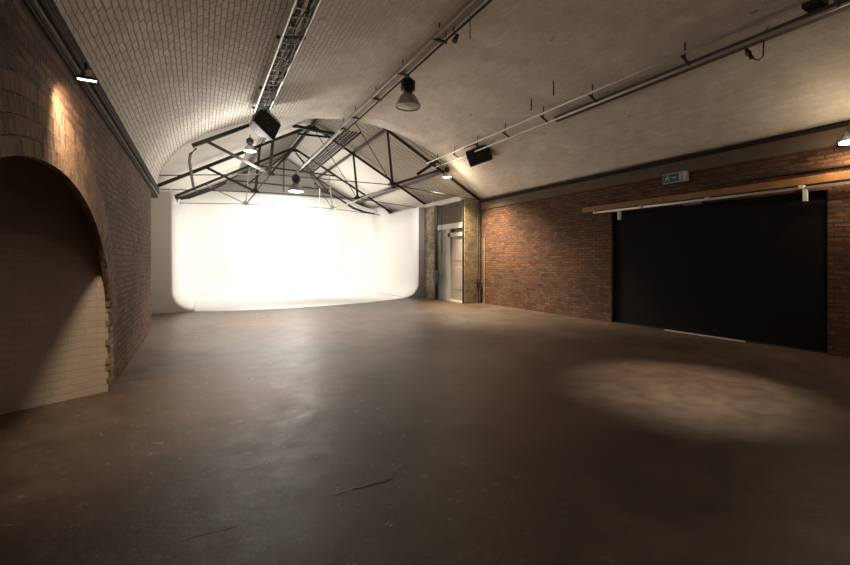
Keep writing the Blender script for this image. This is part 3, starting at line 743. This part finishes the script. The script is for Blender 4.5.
# conduits along the left springing
cds = [(.012, 1.045, .022, 'conduit_dark', 'lowest dark conduit along the left springing of the vault'), (.035, 1.085, .020, 'conduit_dark', 'second conduit from the bottom, along the left springing'),
       (.030, 1.125, .020, 'conduit_dark', 'third conduit from the bottom, dark, along the left springing'), (.026, 1.165, .018, 'conduit_dark', 'topmost thin dark conduit along the left springing')]
for dx, h, r, mt, lb in cds:
    o = MB().tube([P(XL+dx, D0+.1, h), P(XL+dx, 7.9, h)], r, 8).build('wall_conduit', M[mt], origin=P(XL+dx, 3, h), smooth=True); tag(o, lb, 'conduit', 'conduits along the left springing')
b_ = MB().box(P(XL-.1, D0, 1.02), P(XL+.014, 7.98, 1.07)).build('trim_10', M['conduit_dark']); struct(b_, 'dark ledge on top of the left brick wall')

# ------------------------------------------------------------------ lamps
def highbay(loc, s, lit, label, group, tilt=None, rod=.3):
    """bell-shaped pendant: hanging rod, gear housing, bell reflector, lens"""
    r = empty('pendant_lamp', loc, label, 'pendant lamp', group)
    L0 = Vector(loc)
    MB().tube([L0+Vector((0, 0, .42*s)), L0+Vector((0, 0, .42*s+rod))], .012, 8).build('hanging_rod', M['steel'], r)
    MB().lathe(L0, [(0, .46*s), (.05*s, .45*s), (.085*s, .41*s), (.10*s, .34*s), (.10*s, .27*s), (.07*s, .22*s), (.05*s, .20*s)], 20).build('gear_housing', M['steel'], r, smooth=True)
    for k in range(5): MB().lathe(L0, [(.10*s, .26*s+.03*k*s), (.118*s, .263*s+.03*k*s), (.118*s, .272*s+.03*k*s), (.10*s, .276*s+.03*k*s)], 20).build('cooling_fin', M['steel'], r)
    o = MB().lathe(L0, [(.05*s, .21*s), (.085*s, .20*s), (.13*s, .15*s), (.17*s, .08*s), (.195*s, .0), (.20*s, -.01*s), (.19*s, -.005*s), (.16*s, .08*s), (.12*s, .145*s), (.05*s, .195*s)], 32).build('bell_reflector', M['galv'], r, smooth=True)
    MB().lathe(L0, [(.192*s, .002*s), (.15*s, -.015*s), (.08*s, -.026*s), (0, -.03*s)], 32).build('lens', M['lamp_cool' if lit else 'lens_off'], r, smooth=True)
    MB().lathe(L0, [(.192*s, .012*s), (.207*s, .008*s), (.207*s, -.016*s), (.192*s, -.018*s)], 32).build('rim', M['galv'], r, smooth=True)
    return r
def on_line(px, py, x=None, h=None):
    """survey: depth from a known lateral offset x"""
    a = math.atan((px-425)/415)+TH; d = x/math.tan(a); zc = d*math.cos(TH)+x*math.sin(TH)
    return P(x, d, (261-py)/415*zc)
c1 = on_line(408, 106, 2.45)
highbay(c1, 1.25, False, 'large unlit grey bell pendant hanging from the crown of the vault', 'bell pendant lamps', rod=.12)
c2 = on_line(296, 191, 2.45)
highbay(c2, 1.6, True, 'brightly lit bell pendant hanging in front of the grey gable', 'bell pendant lamps', rod=.25)
cB = P(2.45, -1.2, 1.75)  # added unseen pendant, fill for the arch panel and front room
highbay(cB, 1.25, True, 'added bell pendant behind the viewer, lit as unseen fill', 'bell pendant lamps', rod=1.0)
c3 = W(250, 151, 7.55)
highbay(c3, .75, True, 'small bright pendant below the left loudspeaker', 'bell pendant lamps', rod=.1)
c4 = W(447, 177, 7.9)
highbay(c4, .75, True, 'small bright pendant at the far end of the right lighting tubes', 'bell pendant lamps', rod=.1)

def wall_lamp(loc, label, s=1.0):
    r = empty('wall_lamp', loc, label, 'lamp', 'warm floodlights at the wall tops'); L0 = Vector(loc)
    MB().tube([L0+Vector((0, 0, .10*s)), L0+Vector((0, 0, .20*s))], .02*s, 8).build('stem', M['steel'], r)
    MB().lathe(L0, [(0, .12*s), (.05*s, .115*s), (.065*s, .06*s), (.085*s, .03*s)], 20).build('reflector', M['chrome'], r, smooth=True)
    MB().lathe(L0, [(.088*s, .035*s), (.108*s, .03*s), (.112*s, .0), (.10*s, -.004*s)], 24).build('rim', M['steel'], r, smooth=True)
    MB().lathe(L0, [(.10*s, .0), (.10*s, -.022*s), (0, -.024*s)], 24).build('lens', M['lamp_warm'], r, smooth=True)
    return r
LW1 = on_line(87, 79, -.485); wall_lamp(LW1, 'small warm floodlight at the top of the left brick wall above the arch', .55).rotation_euler = (math.radians(20), 0, 0)
LW2 = on_line(851, 141, 5.70); wall_lamp(LW2, 'small bright floodlight high on the right wall at the edge of view', 1.3)

# loudspeakers
def speaker(loc, rot, label):
    r = bpy.data.objects.new('loudspeaker', None); C.objects.link(r); r.location = loc
    tag(r, label, 'loudspeaker', 'black loudspeakers under the vault'); bpy.context.view_layer.update()
    L0 = Vector(loc)
    # trapezoid cabinet, front facing -Y, wider at the front
    w, h, dp = .36, .24, .30
    mb = MB(); prof_ = [(-w, 0), (w, 0), (w*.92, .10), (w*.5, dp*1.15), (-w*.5, dp*1.15), (-w*.92, .10)]
    mb.prism([L0+Vector((x, y, -h)) for x, y in prof_], (0, 0, 2*h)); mb.build('cabinet', M['charcoal'], r, bevel=.02)
    MB().box(L0+Vector((-w*.93, -.025, -h*.9)), L0+Vector((w*.93, .01, h*.9))).build('grille', M['grille'], r, bevel=.015)
    MB().box(L0+Vector((-.05, -.03, -.02)), L0+Vector((.01, -.024, .02))).build('badge', M['conduit'], r)
    mb = MB(); mb.tube([L0+Vector((-w-.02, .12, 0)), L0+Vector((-w-.02, .12, h+.10)), L0+Vector((w+.02, .12, h+.10)), L0+Vector((w+.02, .12, 0))], .014, 8); mb.build('yoke', M['steel'], r)
    r.rotation_euler = rot
    bpy.context.view_layer.update(); return r
sL = W(268, 123, 7.0); speaker(sL, (math.radians(6), math.radians(24), math.radians(38)), 'big black loudspeaker tilted down at the end of the cable-filled ladder rail')
sR = W(479, 155.5, 6.6); speaker(sR, (math.radians(18), math.radians(-14), math.radians(-52)), 'smaller looking black loudspeaker under the right lighting tubes')
pipe('speaker_hanger', [sL+Vector((0, .1, .3)), Vector((sL.x, sL.y+.1, P(0, 0, 2.30).z))], .014, M['steel'], 'short steel rod holding the big left loudspeaker', 'rod')
pipe('speaker_hanger', [sR+Vector((0, .1, .25)), Vector((sR.x, sR.y+.1, P(0, 0, vault_h(sR.x/U)).z))], .014, M['steel'], 'short steel rod holding the right loudspeaker', 'rod')

# little bits hanging from the crown: spotlight and a rod with a hook
s0 = on_line(456, 38, 2.50)
r = empty('track_spotlight', s0, 'tiny dark spotlight hanging from the crown trunking near the viewer', 'spotlight')
ax = Matrix.Rotation(math.radians(28), 3, 'Y')
MB().lathe(s0, [(0, .07), (.03, .065), (.036, 0), (.05, -.07), (.045, -.07), (0, -.05)], 16, ax).build('lamp_head', M['steel'], r, smooth=True)
MB().tube([s0+Vector((-.02, 0, .05)), s0+Vector((-.05, 0, .11)), Vector((s0.x-.03, s0.y, P(0, 0, 2.60).z))], .012, 6).build('arm', M['steel'], r)
s1 = on_line(470, 38, 2.50)
pipe('hook_rod', [Vector((s1.x, s1.y, P(0, 0, 2.60).z)), s1, s1+Vector((.0, -.02, -.01))], .007, M['conduit_dark'], 'thin rod with small hook hanging beside the tiny dark spotlight', 'rod')
s2 = on_line(446, 38, 2.44)
pipe('hook_rod', [Vector((s2.x, s2.y, P(0, 0, 2.60).z)), s2], .009, M['conduit_dark'], 'very short stub hanging left of the tiny dark spotlight', 'rod')
# dangling cable with plug from the right rails
k = [on_line(x, y, 4.76) for x, y in ((742, 40), (744, 47), (748, 54), (754, 59), (759, 60), (763, 56), (763.5, 47), (764, 38), (766, 30), (769, 26))]
r = empty('dangling_cable', k[0], 'black cable loop with a plug dangling from the right lighting tubes', 'cable')
MB().tube(k, .010, 8).build('cord', M['cable'], r, smooth=True)
MB().tube([on_line(746, 49, 4.76), on_line(748.5, 53.5, 4.76), on_line(752, 58, 4.76)], [.02, .04, .035], 10).build('plug', M['black'], r, smooth=True)
# unit at the top right corner of the rails
c = on_line(815, 3, 4.7); o = MB().box(c-Vector((.12, .10, .06)), c+Vector((.12, .10, .06))).build('junction_box', M['steel'], origin=c, bevel=.01)
tag(o, 'dark junction box on the right lighting tubes at the top edge of view', 'junction box')

# ------------------------------------------------------------------ lights
def aim(o, tgt): o.rotation_euler = (Vector(tgt)-o.location).to_track_quat('-Z', 'Y').to_euler()
def spot(name, loc, tgt, e, size, col=(1, 1, 1), blend=.6, rad=.05):
    l = bpy.data.lights.new(name, 'SPOT'); l.energy = e; l.spot_size = math.radians(size); l.spot_blend = blend; l.color = col; l.shadow_soft_size = rad
    o = bpy.data.objects.new(name, l); C.objects.link(o); o.location = loc; aim(o, tgt); return o
def point(name, loc, e, col=(1, 1, 1), rad=.1):
    l = bpy.data.lights.new(name, 'POINT'); l.energy = e; l.color = col; l.shadow_soft_size = rad
    o = bpy.data.objects.new(name, l); C.objects.link(o); o.location = loc; return o
NEU = (1, .955, .89); WARM = (1, .70, .40); WARM2 = (1, .78, .52)
spot('light_pendant_gable', c2+Vector((0, 0, -.1)), P(2.4, 14.2, -.3), 340, 150, NEU, .8, .15)
for c_, x_ in ((c3, .9), (c4, 4.3)):
    spot('light_pendant_cove', c_+Vector((0, 0, -.08)), P(x_, 13.0, -.9), 640, 66, NEU, .8, .12)
point('light_pendant_left', c3+Vector((0, -.15, -.12)), 75, NEU, .12)
point('light_pendant_right', c4+Vector((0, -.15, -.12)), 28, WARM2, .12)
point('light_pendant_far', c2+Vector((0, 0, -.25)), 260, NEU, .2)
spot('light_pendant_down_left', c3+Vector((0, 0, -.08)), c3+Vector((.9, -.5, -3)), 1700, 110, NEU, .9, .1)
spot('light_pendant_down_right', c4+Vector((0, 0, -.08)), c4+Vector((.9, -1.0, -3.2)), 2100, 96, (1, .78, .52), .9, .1)
spot('light_wall_left', LW1+Vector((0, 0, -.03)), P(-.60, 3.35, 0), 135, 140, (1, .76, .50), 1, .05)
spot('light_wall_right', LW2+Vector((0, 0, -.04)), P(5.9, 1.75, .7), 60, 130, WARM, .9, .04)
point('light_fill_behind', cB+Vector((0, 0, -.25)), 22, (1, .86, .70), .3)  # fill light of the added pendant
point('light_wall_right_spill', LW2+Vector((-.35, 0, .0)), 14, WARM2, .05)
spot('light_rail_floor', P(4.6, 2.3, 2.05), P(3.42, 1.93, -1), 1050, 34, WARM2, 1, .08)
spot('light_rail_left', P(.8, 3.6, 2.15), P(.25, 3.65, -1), 360, 44, WARM, 1, .08)

w = bpy.data.worlds.new('World'); bpy.context.scene.world = w; w.use_nodes = True
w.node_tree.nodes['Background'].inputs[0].default_value = (.9, .8, .7, 1); w.node_tree.nodes['Background'].inputs[1].default_value = .0

# ------------------------------------------------------------------ camera
cd = bpy.data.cameras.new('camera'); cam = bpy.data.objects.new('camera', cd); C.objects.link(cam)
cam.location = (0, 0, U); cam.rotation_euler = (PI/2, 0, -TH)
cd.sensor_width = 36; cd.lens = 415/850*36; cd.shift_y = -21.5/850; cd.clip_start = .05; cd.clip_end = 200
sc = bpy.context.scene; sc.camera = cam
sc.view_settings.view_transform = 'Standard'; sc.view_settings.look = 'None'
sc.view_settings.gamma = 1; sc.view_settings.use_curve_mapping = False
sc.view_settings.exposure = 0.14
sc.cycles.max_bounces = 10; sc.cycles.diffuse_bounces = 7
sc.cycles.sample_clamp_indirect = 8
sc.cycles.use_denoising = True
